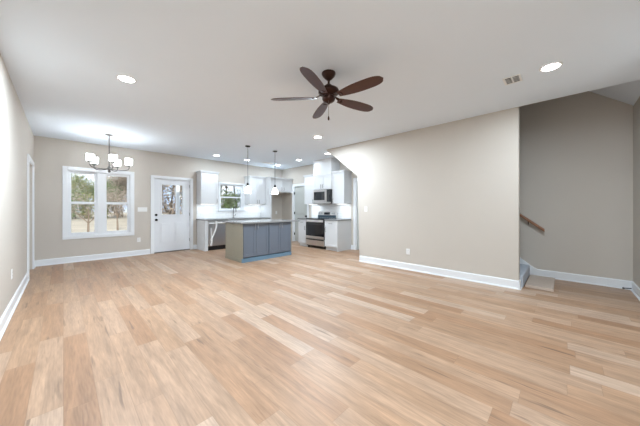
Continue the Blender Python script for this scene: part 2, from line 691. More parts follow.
# ---- garden door: half-lite over two panels
d1 = root('door_1', (2.165, YB, 0))
casing(D1[0], D1[1], 0, D1[3], .07, .022, 'x', YB, -1, False, d1)
mb = MB()
mb.box(D1[0], D1[0] + .016, YB, YB + WT, 0, D1[3]).box(D1[1] - .016, D1[1], YB, YB + WT, 0, D1[3]).box(D1[0] + .016, D1[1] - .016, YB, YB + WT, D1[3] - .016, D1[3])
mb.obj('jamb', M['trim'], d1)
MB().box(D1[0] + .016, D1[1] - .016, YB - .005, YB + WT, 0, .022, .003).obj('threshold', M['nickel'], d1)
gx0, gx1, gz0, gz1 = 1.885, 2.445, 1.03, 1.90
lx0, lx1, ly0, ly1 = D1[0] + .02, D1[1] - .02, YB + .03, YB + .072
leaf = MB()
leaf.box(lx0, gx0, ly0, ly1, .024, 2.02)
leaf.box(gx1, lx1, ly0, ly1, .024, 2.02)
leaf.box(gx0, gx1, ly0, ly1, gz1, 2.02)
leaf.box(gx0, gx1, ly0, ly1, .024, gz0)
leaf_o = leaf.obj('door_leaf', M['door'], d1)
for px0, px1 in ((1.84, 2.12), (2.21, 2.49)):           # raised lower panels
    p = MB()
    p.box(px0, px1, ly0 - .004, ly0, .24, .84, .0015)
    p.box(px0 + .035, px1 - .035, ly0 - .012, ly0 - .004, .275, .805, .006)
    p.obj('door_panel', M['door'], d1)
gf = MB()
for a in ((gx0 - .02, gx0 + .018, gz0 - .02, gz1 + .02), (gx1 - .018, gx1 + .02, gz0 - .02, gz1 + .02), (gx0 + .018, gx1 - .018, gz0 - .02, gz0 + .018), (gx0 + .018, gx1 - .018, gz1 - .018, gz1 + .02)):
    gf.box(a[0], a[1], ly0 - .010, ly1 + .01, a[2], a[3], .003)
gf.obj('glazing_frame', M['door'], d1)
MB().box(gx0, gx1, ly0 + .016, ly0 + .026, gz0, gz1).obj('pane', M['glass'], d1)
k = MB().lathe([(.030, 0), (.032, -.006), (.014, -.012), (.012, -.03), (.026, -.042), (.029, -.055), (.022, -.066)], (1.765, ly0, .905), axis='y')
k.obj('door_knob', M['blackm'], d1, True)
k = MB().lathe([(.032, 0), (.032, -.012), (.026, -.022), (.012, -.026)], (1.765, ly0, 1.04), axis='y')
k.box(1.757, 1.773, ly0 - .036, ly0 - .02, 1.022, 1.058, .002)
k.obj('deadbolt', M['blackm'], d1, True)
for hz in (.25, 1.0, 1.82):
    MB().lathe([(.007, 0), (.007, .09)], (D1[1] - .019, YB + .024, hz), 10).obj('hinge', M['nickel'], d1)

# ---- door in the left wall
d2 = root('door_2', (XL, 7.1, 0))
casing(LD[0], LD[1], 0, LD[3], .085, .024, 'y', XL, 1, False, d2)
MB().box(XL - .08, XL - .04, LD[0], LD[1], .012, LD[3]).obj('door_leaf', M['door'], d2)
mb = MB()
for za, zb in ((.2, .9), (1.02, 1.9)):
    for ya, yb in ((6.72, 7.06), (7.16, 7.5)):
        mb.box(XL - .042, XL - .034, ya, yb, za, zb, .003)
mb.obj('door_panel', M['door'], d2)


def inner_door(name, DY, mat_, hinge_y, knob=True):
    """flush two-panel door in the kitchen wall, hinges on one side"""
    d = root(name, (XK, (DY[0] + DY[1]) / 2, 0))
    casing(DY[0], DY[1], 0, DY[3], .085, .022, 'y', XK, -1, False, d)
    j = MB()
    j.box(XK, XK + WT, DY[0], DY[0] + .016, 0, DY[3]).box(XK, XK + WT, DY[1] - .016, DY[1], 0, DY[3]).box(XK, XK + WT, DY[0] + .016, DY[1] - .016, DY[3] - .016, DY[3])
    j.obj('jamb', M['trim'], d)
    MB().box(XK + .03, XK + .068, DY[0] + .018, DY[1] - .018, .012, DY[3] - .018).obj('door_leaf', mat_, d)
    p = MB()
    for za, zb in ((.22, .86), (1.0, 1.86)):
        p.box(XK + .024, XK + .03, DY[0] + .12, DY[1] - .12, za, zb, .0025)
        p.box(XK + .017, XK + .024, DY[0] + .16, DY[1] - .16, za + .04, zb - .04, .0025)
    p.obj('door_panel', mat_, d)
    for hz in (.28, 1.05, 1.78) if knob else ():
        MB().box(XK - .004, XK + .026, hinge_y - .012, hinge_y + .012, hz - .045, hz + .045, .002).obj('hinge', M['blackm'], d)
    if knob:
        MB().lathe([(.030, 0), (.030, -.008), (.012, -.014), (.012, -.03), (.027, -.045), (.022, -.062)], (XK + .03, DY[0] + .08, .94), axis='x').obj('door_knob', M['blackm'], d, True)
    return d


inner_door('door_3', KD, M['shaded_door'], KD[1] - .018)
inner_door('door_4', ED, M['shaded_door'], ED[1] - .018, False)


# ---------------------------------------------------------------- wall plates
def plate(name, label, cat, c, axis, s, w_, h_, toggles=1, outlet=False, group=None):
    x, y, z = c
    t = thing(name, label, cat, c, group)
    mb = MB()
    if axis == 'x':
        mb.box(x - w_ / 2, x + w_ / 2, y, y + s * .006, z - h_ / 2, z + h_ / 2, .002)
    else:
        mb.box(x, x + s * .006, y - w_ / 2, y + w_ / 2, z - h_ / 2, z + h_ / 2, .002)
    mb.obj('cover_plate', M['plastic'], t)
    for i in range(toggles):
        u = (i - (toggles - 1) / 2) * .046
        for dz in ((-.02, .02) if outlet else (0,)):
            m2 = MB()
            hh = .014 if outlet else .033
            if axis == 'x':
                m2.box(x + u - .014, x + u + .014, y + s * .006, y + s * .009, z + dz - hh, z + dz + hh, .001)
            else:
                m2.box(x, x + s * .009, y + u - .014, y + u + .014, z + dz - hh, z + dz + hh, .001)
            so_ = m2.obj('socket' if outlet else 'rocker', M['plastic'], t)
            if outlet:
                m3 = MB()
                for e in (-.006, .006):
                    if axis == 'x':
                        m3.box(x + u + e - .001, x + u + e + .001, y + s * .0088, y + s * .0098, z + dz - .004, z + dz + .005)
                    else:
                        m3.box(x + s * .0088, x + s * .0098, y + u + e - .001, y + u + e + .001, z + dz - .004, z + dz + .005)
                m3.obj('slot', M['slot'], so_)
    return t


plate('light_switch', 'wide white four-rocker switch plate on wall between window and garden door', 'switch', (1.45, YB, 1.19), 'x', -1, .21, .115, 4)
plate('wall_outlet', 'white outlet low on back wall beneath the four-rocker switch', 'outlet', (1.37, YB, .40), 'x', -1, .075, .115, 1, True)
plate('wall_outlet', 'white outlet low on the left wall near the camera', 'outlet', (XL, 4.72, .43), 'y', 1, .075, .115, 1, True)
plate('light_switch', 'small white switch near far edge of the long right wall', 'switch', (XR, 3.2, 1.20), 'y', -1, .075, .115, 1)
plate('wall_outlet', 'white outlet low on the long right wall', 'outlet', (XR, 2.21, .36), 'y', -1, .075, .115, 1, True)
plate('wall_outlet', 'white outlet on the wall inside the empty fridge alcove', 'outlet', (5.72, YB, 1.06), 'x', -1, .075, .12, 1, True)

# ---------------------------------------------------------------- kitchen cabinets
BF, UF = 7.30, 7.58            # fronts of the base and wall cabinets on the back wall
KF, KU = 5.38, 5.66            # fronts on the range wall


def shaker(parent, axis, a0, a1, z0, z1, front, s, m, hside=None, hz=None, name='door', rail=.055, pull='v', hm=None):
    """recessed panel front standing proud of `front` towards s; returns the door"""
    g = .003
    a0 += g; a1 -= g; z0 += g; z1 -= g
    mb = MB()

    def B(u0, u1, d0, d1, za, zb, bev=0):
        if axis == 'x':
            mb.box(u0, u1, front + s * d0, front + s * d1, za, zb, bev)
        else:
            mb.box(front + s * d0, front + s * d1, u0, u1, za, zb, bev)
    B(a0, a0 + rail, 0, .02, z0, z1, .0015)
    B(a1 - rail, a1, 0, .02, z0, z1, .0015)
    B(a0 + rail, a1 - rail, 0, .02, z0, z0 + rail, .0015)
    B(a0 + rail, a1 - rail, 0, .02, z1 - rail, z1, .0015)
    B(a0 + rail, a1 - rail, 0, .011, z0 + rail, z1 - rail)
    d = mb.obj(name, m, parent)
    if hside is not None:
        hb = MB()
        hu = hside
        L = .055
        f = front + s * .02

        def P(u, dd, z):
            return (u, f + s * dd, z) if axis == 'x' else (f + s * dd, u, z)
        if pull == 'v':
            hb.tube([P(hu, 0, hz - L), P(hu, .022, hz - L), P(hu, .028, hz - L * .8), P(hu, .028, hz + L * .8), P(hu, .022, hz + L), P(hu, 0, hz + L)], .006, 8)
        else:
            hb.tube([P(hu - L, 0, hz), P(hu - L, .022, hz), P(hu - L * .8, .028, hz), P(hu + L * .8, .028, hz), P(hu + L, .022, hz), P(hu + L, 0, hz)], .006, 8)
        hb.obj('handle', hm or M['nickel'], d, True)
    return d


def crown(parent, axis, a0, a1, z, back, front, s, ends=(True, True)):
    """stepped crown moulding round the top of a wall cabinet"""
    mb = MB()
    for dz0, dz1, o_ in ((0, .02, .008), (.02, .045, .022), (.045, .06, .034)):
        e0 = o_ if ends[0] else 0
        e1 = o_ if ends[1] else 0
        if axis == 'x':
            mb.box(a0 - e0, a1 + e1, back, front + s * o_, z + dz0, z + dz1)
        else:
            mb.box(back, front + s * o_, a0 - e0, a1 + e1, z + dz0, z + dz1)
    return mb.obj('crown_molding', M['cab'], parent)


def cab_x(name, label, x0, x1, yb, yf, z0, z1, m, cat='cabinet'):
    t = thing(name, label, cat, ((x0 + x1) / 2, (yb + yf) / 2, z0))
    MB().box(x0, x1, yf, yb, z0, z1).obj('carcass', m, t)
    return t


G = .004
# back wall, base run
t = thing('base_cabinet', 'narrow white base end panel left of the dishwasher', 'cabinet', (2.85, 7.6, 0))
MB().box(2.80, 2.885, BF - .02, YB - .03, 0, .868).obj('end_panel', M['cab'], t)
MB().box(2.795, 2.80, BF, YB - .03, 0, .09).obj('toe_molding', M['cab'], t)

t = thing('dishwasher', 'stainless steel dishwasher under counter beside white end panel', 'dishwasher', (3.19, 7.6, 0))
MB().box(2.89, 3.485, BF + .03, YB - .05, .10, .865).obj('tub', M['slot'], t)
MB().box(2.892, 3.483, BF - .01, BF + .03, .13, .862, .004).obj('door', M['steel'], t)
MB().box(2.89, 3.485, BF + .06, BF + .10, 0, .12).obj('kick_plate', M['black'], t)
hb = MB().tube([(2.93, BF - .01, .79), (2.93, BF - .06, .79)], .009, 8).tube([(3.44, BF - .01, .79), (3.44, BF - .06, .79)], .009, 8).tube([(2.90, BF - .062, .79), (3.47, BF - .062, .79)], .014, 10)
hb.obj('handle', M['plastic'], t, True)
# loop of white strap hanging from the dishwasher handle
pts = []
for i in range(17):
    a = i / 16
    pts.append((3.09 + .02 * sin(a * 5) - .11 * a ** 2.0, BF - .083 + .03 * a, .86 - .56 * a))
mb = MB()
mb.tube(pts, [.024] * 17, 6)
pts2 = [(2.945 + .04 * (i / 10) ** 1.4, BF - .075 + .015 * (i / 10), .66 - .36 * i / 10) for i in range(11)]
mb.tube(pts2, .015, 6)
mb.tube([(2.98, BF - .053, .31), (2.975, BF - .053, .22), (2.965, BF - .05, .14)], [.026, .022, .015], 6)
tag(mb.obj('white_strap', M['plastic'], None, True), 'white strap knotted in a loop hanging off the dishwasher handle', 'strap')

t = cab_x('base_cabinet', 'white sink base cabinet below the kitchen window', 3.49, 4.40, YB - .03, BF, .10, .868, M['cab'])
MB().box(3.49, 4.40, BF + .06, BF + .09, 0, .10).obj('toe_kick', M['cab'], t)
shaker(t, 'x', 3.49, 3.945, .11, .86, BF, -1, M['cab'], 3.90, .76)
shaker(t, 'x', 3.945, 4.40, .11, .86, BF, -1, M['cab'], 3.99, .76)
t = cab_x('base_cabinet', 'white base cabinet beside the tall fridge panel', 4.402, 5.0, YB - .03, BF, .10, .868, M['cab'])
MB().box(4.402, 5.0, BF + .06, BF + .09, 0, .10).obj('toe_kick', M['cab'], t)
shaker(t, 'x', 4.402, 5.0, .70, .86, BF, -1, M['cab'], 4.70, .78, 'drawer', pull='h', rail=.04)
shaker(t, 'x', 4.402, 4.70, .11, .70, BF, -1, M['cab'], 4.66, .6)
shaker(t, 'x', 4.70, 5.0, .11, .70, BF, -1, M['cab'], 4.74, .6)

# counter with the sink cut into it
mb = MB()
cz0, cz1 = .87, .905
cy0, cy1 = BF - .045, YB - .012
sx0, sx1, sy0, sy1 = 3.60, 4.24, 7.38, 7.76
mb.box(2.78, sx0, cy0, cy1, cz0, cz1).box(sx1, 5.0, cy0, cy1, cz0, cz1).box(sx0, sx1, cy0, sy0, cz0, cz1).box(sx0, sx1, sy1, cy1, cz0, cz1)
tag(mb.obj('countertop', M['granite']), 'long grey stone countertop on back wall run under the window', 'countertop')
mb = MB()
mb.box(sx0 + .001, sx1 - .001, sy0 + .001, sy1 - .001, .8692, .872)
mb.box(sx0 + .001, sx0 + .006, sy0 + .001, sy1 - .001, .872, .9).box(sx1 - .006, sx1 - .001, sy0 + .001, sy1 - .001, .872, .9)
tag(mb.obj('kitchen_sink', M['steel']), 'stainless sink set in the counter under the window', 'sink')
t = thing('kitchen_faucet', 'chrome gooseneck faucet behind the sink under the window', 'faucet', (3.92, 7.82, cz1))
MB().lathe([(.028, 0), (.028, .012), (.016, .03), (.014, .10)], (3.92, 7.82, cz1), 14).obj('base', M['nickel'], t, True)
arc = [(3.92, 7.82, cz1 + .10), (3.92, 7.82, cz1 + .26)] + [(3.92, 7.82 - .09 * (1 - cos(a)), cz1 + .26 + .09 * sin(a)) for a in [pi * i / 8 for i in range(1, 9)]] + [(3.92, 7.64, cz1 + .20)]
MB().tube(arc, .011, 10).obj('spout', M['nickel'], t, True)
MB().tube([(3.93, 7.82, cz1 + .07), (3.975, 7.80, cz1 + .085), (4.0, 7.79, cz1 + .14)], [.009, .008, .006], 8).obj('lever', M['nickel'], t, True)

# tiled backsplashes
mb = MB()
mb.box(2.80, 3.45, YB - .01, YB - .001, cz1, 1.36)
mb.box(3.45, 4.38, YB - .01, YB - .001, cz1, W2[2] - .052)
mb.box(4.38, 5.0, YB - .01, YB - .001, cz1, 1.36)
tag(mb.obj('backsplash', M['tile']), 'glossy white tile backsplash under the kitchen window', 'backsplash')

# back wall, upper run
t = cab_x('wall_cabinet', 'white wall cabinet left of the kitchen window', 2.80, 3.30, YB - .003, UF, 1.36, 2.26, M['cab'])
shaker(t, 'x', 2.80, 3.30, 1.36, 2.26, UF, -1, M['cab'], 3.26, 1.45)
crown(t, 'x', 2.80, 3.30, 2.26, YB - .003, UF - .02, -1)
t = cab_x('wall_cabinet', 'white wall cabinet right of the kitchen window beside the fridge panel', 4.38, 5.0, YB - .003, UF, 1.36, 2.26, M['cab'])
shaker(t, 'x', 4.38, 4.69, 1.36, 2.26, UF, -1, M['cab'], 4.65, 1.45)
shaker(t, 'x', 4.69, 5.0, 1.36, 2.26, UF, -1, M['cab'], 4.73, 1.45)
crown(t, 'x', 4.38, 5.0, 2.26, YB - .003, UF - .02, -1, (True, False))
t = thing('refrigerator_panel', 'tall white side panel left of the empty fridge alcove', 'panel', (5.03, 7.6, 0))
MB().box(5.004, 5.06, BF - .02, YB - .003, 0, 2.257).obj('side_panel', M['cab'], t)
t = cab_x('wall_cabinet', 'deep white cabinet above the empty fridge alcove', 5.064, XK - .004, YB - .003, BF, 1.80, 2.26, M['cab'])
mx = (5.064 + XK) / 2
shaker(t, 'x', 5.064, mx, 1.82, 2.25, BF, -1, M['cab'], mx - .05, 1.91)
shaker(t, 'x', mx, XK - .03, 1.82, 2.25, BF, -1, M['cab'], mx + .05, 1.91)
mb = MB()
for dz0, dz1, o_ in ((0, .02, .008), (.02, .045, .022), (.045, .06, .034)):
    mb.box(5.004 - o_, XK - .004, YB - .40, BF - .02 - o_, 2.26 + dz0, 2.26 + dz1)
mb.obj('crown_molding', M['cab'], t)


# range wall
def cab_y(name, label, y0, y1, xf, z0, z1):
    t = thing(name, label, 'cabinet', ((xf + XK) / 2, (y0 + y1) / 2, z0))
    MB().box(xf, XK - .003 if z0 > 1 else XK - .032, y0, y1, z0, z1).obj('carcass', M['cab'], t)
    return t


t = cab_y('base_cabinet', 'narrow white base cabinet left of the range', 5.835, 6.22, KF, .10, .868)
MB().box(KF + .05, KF + .08, 5.835, 6.22, 0, .10).obj('toe_kick', M['cab'], t)
shaker(t, 'y', 5.835, 6.22, .70, .86, KF, -1, M['cab'], 6.03, .78, 'drawer', pull='h', rail=.04)
shaker(t, 'y', 5.835, 6.22, .11, .70, KF, -1, M['cab'], 5.88, .6)
t = cab_y('base_cabinet', 'white base cabinet with top drawer right of the range', 4.56, 5.035, KF, .10, .868)
MB().box(KF + .05, KF + .08, 4.56, 5.035, 0, .10).obj('toe_kick', M['cab'], t)
MB().box(KF - .02, XK - .004, 4.545, 4.56, 0, .868).obj('end_panel', M['cab'], t)
shaker(t, 'y', 4.56, 5.035, .70, .86, KF, -1, M['cab'], 4.80, .78, 'drawer', pull='h', rail=.04)
shaker(t, 'y', 4.56, 5.035, .11, .70, KF, -1, M['cab'], 4.99, .6)
tag(MB().box(KF - .045, XK - .012, 5.835, 6.235, .87, .905, .003).obj('countertop', M['granite']), 'short grey stone countertop left of the range', 'countertop')
tag(MB().box(KF - .045, XK - .012, 4.53, 5.035, .87, .905, .003).obj('countertop', M['granite']), 'short grey stone countertop right of the range', 'countertop')
tag(MB().box(XK - .01, XK - .001, 4.56, 6.25, .906, 1.358).obj('backsplash', M['tile']), 'glossy white tile backsplash behind the range', 'backsplash')

t = cab_y('wall_cabinet', 'white wall cabinet left of the microwave', 5.75, 6.23, KU, 1.36, 2.26)
shaker(t, 'y', 5.75, 6.23, 1.36, 2.26, KU, -1, M['cab'], 5.80, 1.45)
crown(t, 'y', 5.75, 6.23, 2.26, XK - .003, KU - .02, -1, (False, True))
t = cab_y('wall_cabinet', 'white wall cabinet right of the microwave', 4.53, 4.985, KU, 1.36, 2.26)
shaker(t, 'y', 4.53, 4.985, 1.36, 2.26, KU, -1, M['cab'], 4.94, 1.45)
crown(t, 'y', 4.53, 4.985, 2.26, XK - .003, KU - .02, -1, (True, False))
t = cab_y('wall_cabinet', 'white cabinet above microwave boxed up to the ceiling', 4.99, 5.745, KU - .04, 1.80, 2.735)
shaker(t, 'y', 4.99, 5.3675, 1.81, 2.24, KU - .04, -1, M['cab'], 5.32, 1.90)
shaker(t, 'y', 5.3675, 5.745, 1.81, 2.24, KU - .04, -1, M['cab'], 5.415, 1.90)
MB().box(KU - .062, KU - .04, 4.99, 5.745, 2.245, 2.66).obj('boxed_front', M['cab'], t)
mb = MB()
for dz0, dz1, o_ in ((0, .025, .006), (.025, .05, .018), (.05, .076, .032)):
    mb.box(XK - .003, KU - .062 - o_, 4.99 - o_, 5.745 + o_, 2.66 + dz0, 2.66 + dz1)
mb.obj('crown_molding', M['cab'], t)

# microwave
t = thing('microwave', 'stainless over-the-range microwave with black window', 'microwave', (5.8, 5.365, 1.37))
MB().box(5.60, XK - .012, 4.992, 5.742, 1.37, 1.796).obj('body', M['black'], t)
MB().box(5.575, 5.60, 5.16, 5.742, 1.42, 1.79, .004).obj('door', M['steel'], t)
MB().box(5.571, 5.5755, 5.24, 5.70, 1.475, 1.735).obj('door_glass', M['bglass'], t)
MB().box(5.577, 5.60, 4.992, 5.156, 1.42, 1.79, .003).obj('control_panel', M['bglass'], t)
MB().box(5.578, 5.60, 4.992, 5.742, 1.372, 1.416, .003).obj('vent_grille', M['steel'], t)
MB().tube([(5.575, 5.185, 1.46), (5.54, 5.185, 1.47), (5.54, 5.185, 1.74), (5.575, 5.185, 1.75)], .010, 8).obj('handle', M['steel'], t, True)

# range
t = thing('kitchen_range', 'stainless electric range with black oven door between white base cabinets', 'range', (5.65, 5.435, 0))
R0, R1 = 5.043, 5.827
MB().box(KF - .0, XK - .05, R0, R1, .06, .895).obj('body', M['black'], t)
MB().box(KF - .025, XK - .10, R0, R1, .895, .915, .004).obj('cooktop', M['bglass'], t)
dd = MB().box(KF - .045, KF - .001, R0 + .004, R1 - .004, .29, .885, .006).obj('oven_door', M['bglass'], t)
MB().box(KF - .049, KF - .045, R0 + .03, R1 - .03, .80, .875).obj('trim_strip', M['steel'], dd)
MB().box(KF - .050, KF - .045, R0 + .006, R1 - .006, .296, .375).obj('lower_band', M['steel'], dd)
MB().tube([(KF - .045, R0 + .06, .825), (KF - .085, R0 + .06, .825), (KF - .09, R0 + .09, .825), (KF - .09, R1 - .09, .825), (KF - .085, R1 - .06, .825), (KF - .045, R1 - .06, .825)], .012, 8).obj('handle', M['steel'], dd, True)
MB().box(KF - .048, KF - .045, R0 + .10, R1 - .10, .36, .72).obj('window', M['display'], dd)
dr = MB().box(KF - .04, KF - .001, R0 + .004, R1 - .004, .09, .285, .005).obj('drawer', M['steel'], t)
MB().box(KF - .046, KF - .04, R0 + .006, R1 - .006, .252, .284, .002).obj('drawer_lip', M['slot'], dr)
for fy in (R0 + .04, R1 - .04):
    for fx in (KF + .05, XK - .12):
        MB().lathe([(.018, 0), (.018, .06)], (fx, fy, 0), 10).obj('foot', M['black'], t)
mb = MB()
mb.prism([(5.875, .915), (5.945, .915), (5.945, 1.12), (5.91, 1.12)], 'y', R0 + .005, R1 - .005)
bgd = mb.obj('backguard', M['steel'], t)
mb = MB()
mb.prism([(5.870, .917), (5.875, .917), (5.889, 1.005), (5.884, 1.005)], 'y', R0 + .003, R1 - .003)
mb.obj('blue_film', M['film'], bgd)['label'] = 'blue protective film on lower backguard'
MB().prism([(5.885, 1.02), (5.893, 1.02), (5.903, 1.095), (5.895, 1.095)], 'y', 5.31, 5.56).obj('display', M['display'], bgd)
for ky in (5.12, 5.21, 5.66, 5.75):
    MB().lathe([(.027, 0), (.027, -.012), (.021, -.03)], (5.897, ky, 1.06), 14, axis='x').obj('knob', M['chrome'], bgd, True)

# ---------------------------------------------------------------- island
IX0, IX1, IY0, IY1 = 2.775, 4.165, 5.12, 5.95
t = thing('kitchen_island', 'blue-grey kitchen island with khaki end panel', 'island', ((IX0 + IX1) / 2, 5.5, 0))
MB().box(IX0 + .02, IX1, IY0 + .02, IY1, .10, .868).obj('carcass', M['island'], t)
MB().box(IX0 + .05, IX1 - .02, IY0 + .06, IY1 - .02, 0, .10).obj('plinth', M['island'], t)
mb = MB()
mb.box(IX0 + .004, IX0 + .02, IY0 + .001, 5.58, .012, .868, .002)
mb.box(IX0 + .004, IX0 + .02, 5.583, IY1, .012, .868, .002)
mb.box(IX0 - .004, IX0 + .004, IY0 + .03, IY1, .0, .075, .002)
mb.obj('end_panel', M['panel'], t)['label'] = 'khaki brown unpainted end panel'
MB().box(IX0 - .0, IX1 + .004, IY0 - .012, IY0 + .058, 0, .088, .004).obj('toe_kick', M['kick'], t)['label'] = 'blue-grey kick board with daylight sheen painted in bright blue'
MB().box(IX1, IX1 + .018, IY0 + .001, IY1, .012, .868, .002).obj('end_panel', M['panel'], t)
xs = [IX0 + .035, 3.13, 3.465, 3.485, 3.825, IX1 - .005]
for x0, x1, hx in ((xs[0], xs[1], xs[1] - .035), (xs[1], xs[2], xs[1] + .035), (xs[3], xs[4], xs[4] - .035), (xs[4], xs[5], xs[4] + .035)):
    shaker(t, 'x', x0, x1, .11, .86, IY0 + .02, -1, M['island'], hx, .79, hm=M['chrome'], rail=.06)
tag(MB().box(IX0 - .045, 4.42, IY0 - .05, IY1 + .08, .87, .905, .004).obj('island_countertop', M['granite']), 'grey stone top on the blue-grey island', 'countertop')


# ---------------------------------------------------------------- under-cabinet lights
def under_light(c, lx, ly, label):
    t = thing('under_cabinet_light', label, 'light', c)
    x, y, z = c
    MB().box(x - lx / 2, x + lx / 2, y - ly / 2, y + ly / 2, z - .012, z).obj('housing', M['plastic'], t)
    MB().box(x - lx / 2 + .004, x + lx / 2 - .004, y - ly / 2 + .004, y + ly / 2 - .004, z - .014, z - .0121).obj('diffuser', M['strip'], t)
    glow_light('AREA', (x, y, z - .018), UNDER_W, size=lx * .95, sy=ly * .95, parent=t)


under_light((3.05, 7.74, 1.36), .42, .03, 'light strip under wall cabinet left of kitchen window')
under_light((4.69, 7.74, 1.36), .54, .03, 'light strip under wall cabinet right of kitchen window')
under_light((5.82, 5.99, 1.36), .03, .40, 'light strip under wall cabinet left of microwave')
under_light((5.82, 4.76, 1.36), .03, .38, 'light strip under wall cabinet right of microwave')


# ---------------------------------------------------------------- recessed ceiling lights
def can(x, y, label, watts=CAN_W, spread=None):
    t = thing('recessed_light', label, 'ceiling light', (x, y, H), 'recessed ceiling lights')
    mb = MB()
    mb.lathe([(.074, -.001), (.078, -.006), (.094, -.005), (.096, 0)], (x, y, H), 32, False, False)
    mb.obj('trim_ring', M['plastic'], t, True)
    MB().lathe([(.0745, -.0045), (.0745, -.002)], (x, y, H), 32).obj('lens', M['bulb'], t)
    glow_light('AREA', (x, y, H - .012), watts, size=.15, parent=t, spread=spread)


can(.52, 3.69, 'round recessed light on the left of the ceiling before the chandelier', 19)
can(3.67, .10, 'round recessed light beside the ceiling vent on the right', 7)
can(3.79, 3.76, 'round recessed light beyond the ceiling fan')
can(3.07, 7.15, 'round recessed light nearest the wall cabinet left of sink window', 2.3)
can(4.03, 7.13, 'round recessed light in front of the kitchen window, behind left pendant', 2.3)
can(5.24, 7.18, 'round recessed light before the fridge alcove cabinet', 2.3)
can(5.17, 5.96, 'round recessed light left of the tall boxed hood cabinet', 2.3)
can(5.13, 4.70, 'round recessed light just in front of the boxed hood cabinet, at wall corner', 1.3)
can(.52, .25, 'unseen recessed light added overhead near the camera corner')  # out of view, added for its light


# ---------------------------------------------------------------- ceiling vents
def vent(x, y, lx, ly, label, dark=True, along='x'):
    t = thing('ceiling_vent', label, 'vent', (x, y, H))
    mb = MB()
    b = .022
    mb.box(x - lx / 2, x + lx / 2, y - ly / 2, y - ly / 2 + b, H - .008, H, .002)
    mb.box(x - lx / 2, x + lx / 2, y + ly / 2 - b, y + ly / 2, H - .008, H, .002)
    mb.box(x - lx / 2, x - lx / 2 + b, y - ly / 2 + b, y + ly / 2 - b, H - .008, H, .002)
    mb.box(x + lx / 2 - b, x + lx / 2, y - ly / 2 + b, y + ly / 2 - b, H - .008, H, .002)
    mb.obj('frame', M['plastic'], t)
    MB().box(x - lx / 2 + b, x + lx / 2 - b, y - ly / 2 + b, y + ly / 2 - b, H - .002, H - .0005).obj('backing', M['slot'] if dark else M['plastic'], t)
    n = 5
    for i in range(1, n):
        f = i / n
        xx = x - lx / 2 + b + f * (lx - 2 * b)
        MB().box(xx - .0012, xx + .0012, y - ly / 2 + b, y + ly / 2 - b, H - .009, H - .002).obj('slat', M['plastic'], t)
    MB().box(x - lx / 2 + b, x + lx / 2 - b, y - .006, y + .006, H - .0095, H - .002).obj('divider', M['plastic'], t)


vent(3.71, .435, .21, .17, 'small dark-slotted ceiling vent beside the recessed light on the right')
vent(4.78, 7.09, .34, .17, 'white ceiling register over the kitchen behind the right pendant', False)


# ---------------------------------------------------------------- ceiling fan
fx, fy = 2.09, 1.90
t = thing('ceiling_fan', 'bronze ceiling fan with five dark walnut blades and pull chain', 'ceiling fan', (fx, fy, H))
MB().lathe([(.078, 0), (.079, -.012), (.066, -.038), (.040, -.065), (.022, -.080), (.016, -.085)], (fx, fy, H), 32).obj('canopy', M['bronze'], t, True)
MB().lathe([(.0125, -.17), (.0125, -.08)], (fx, fy, H), 14).obj('downrod', M['bronze'], t, True)
MB().lathe([(.020, -.125), (.034, -.135), (.040, -.15), (.075, -.165), (.108, -.185), (.118, -.205), (.116, -.228), (.098, -.245), (.070, -.255), (.062, -.268), (.030, -.27)], (fx, fy, H), 40).obj('motor_housing', M['bronze'], t, True)
MB().lathe([(.062, -.262), (.072, -.272), (.074, -.295), (.064, -.315), (.044, -.330), (.014, -.340), (.010, -.352)], (fx, fy, H), 32).obj('switch_housing', M['bronze'], t, True)
ZB = 2.462
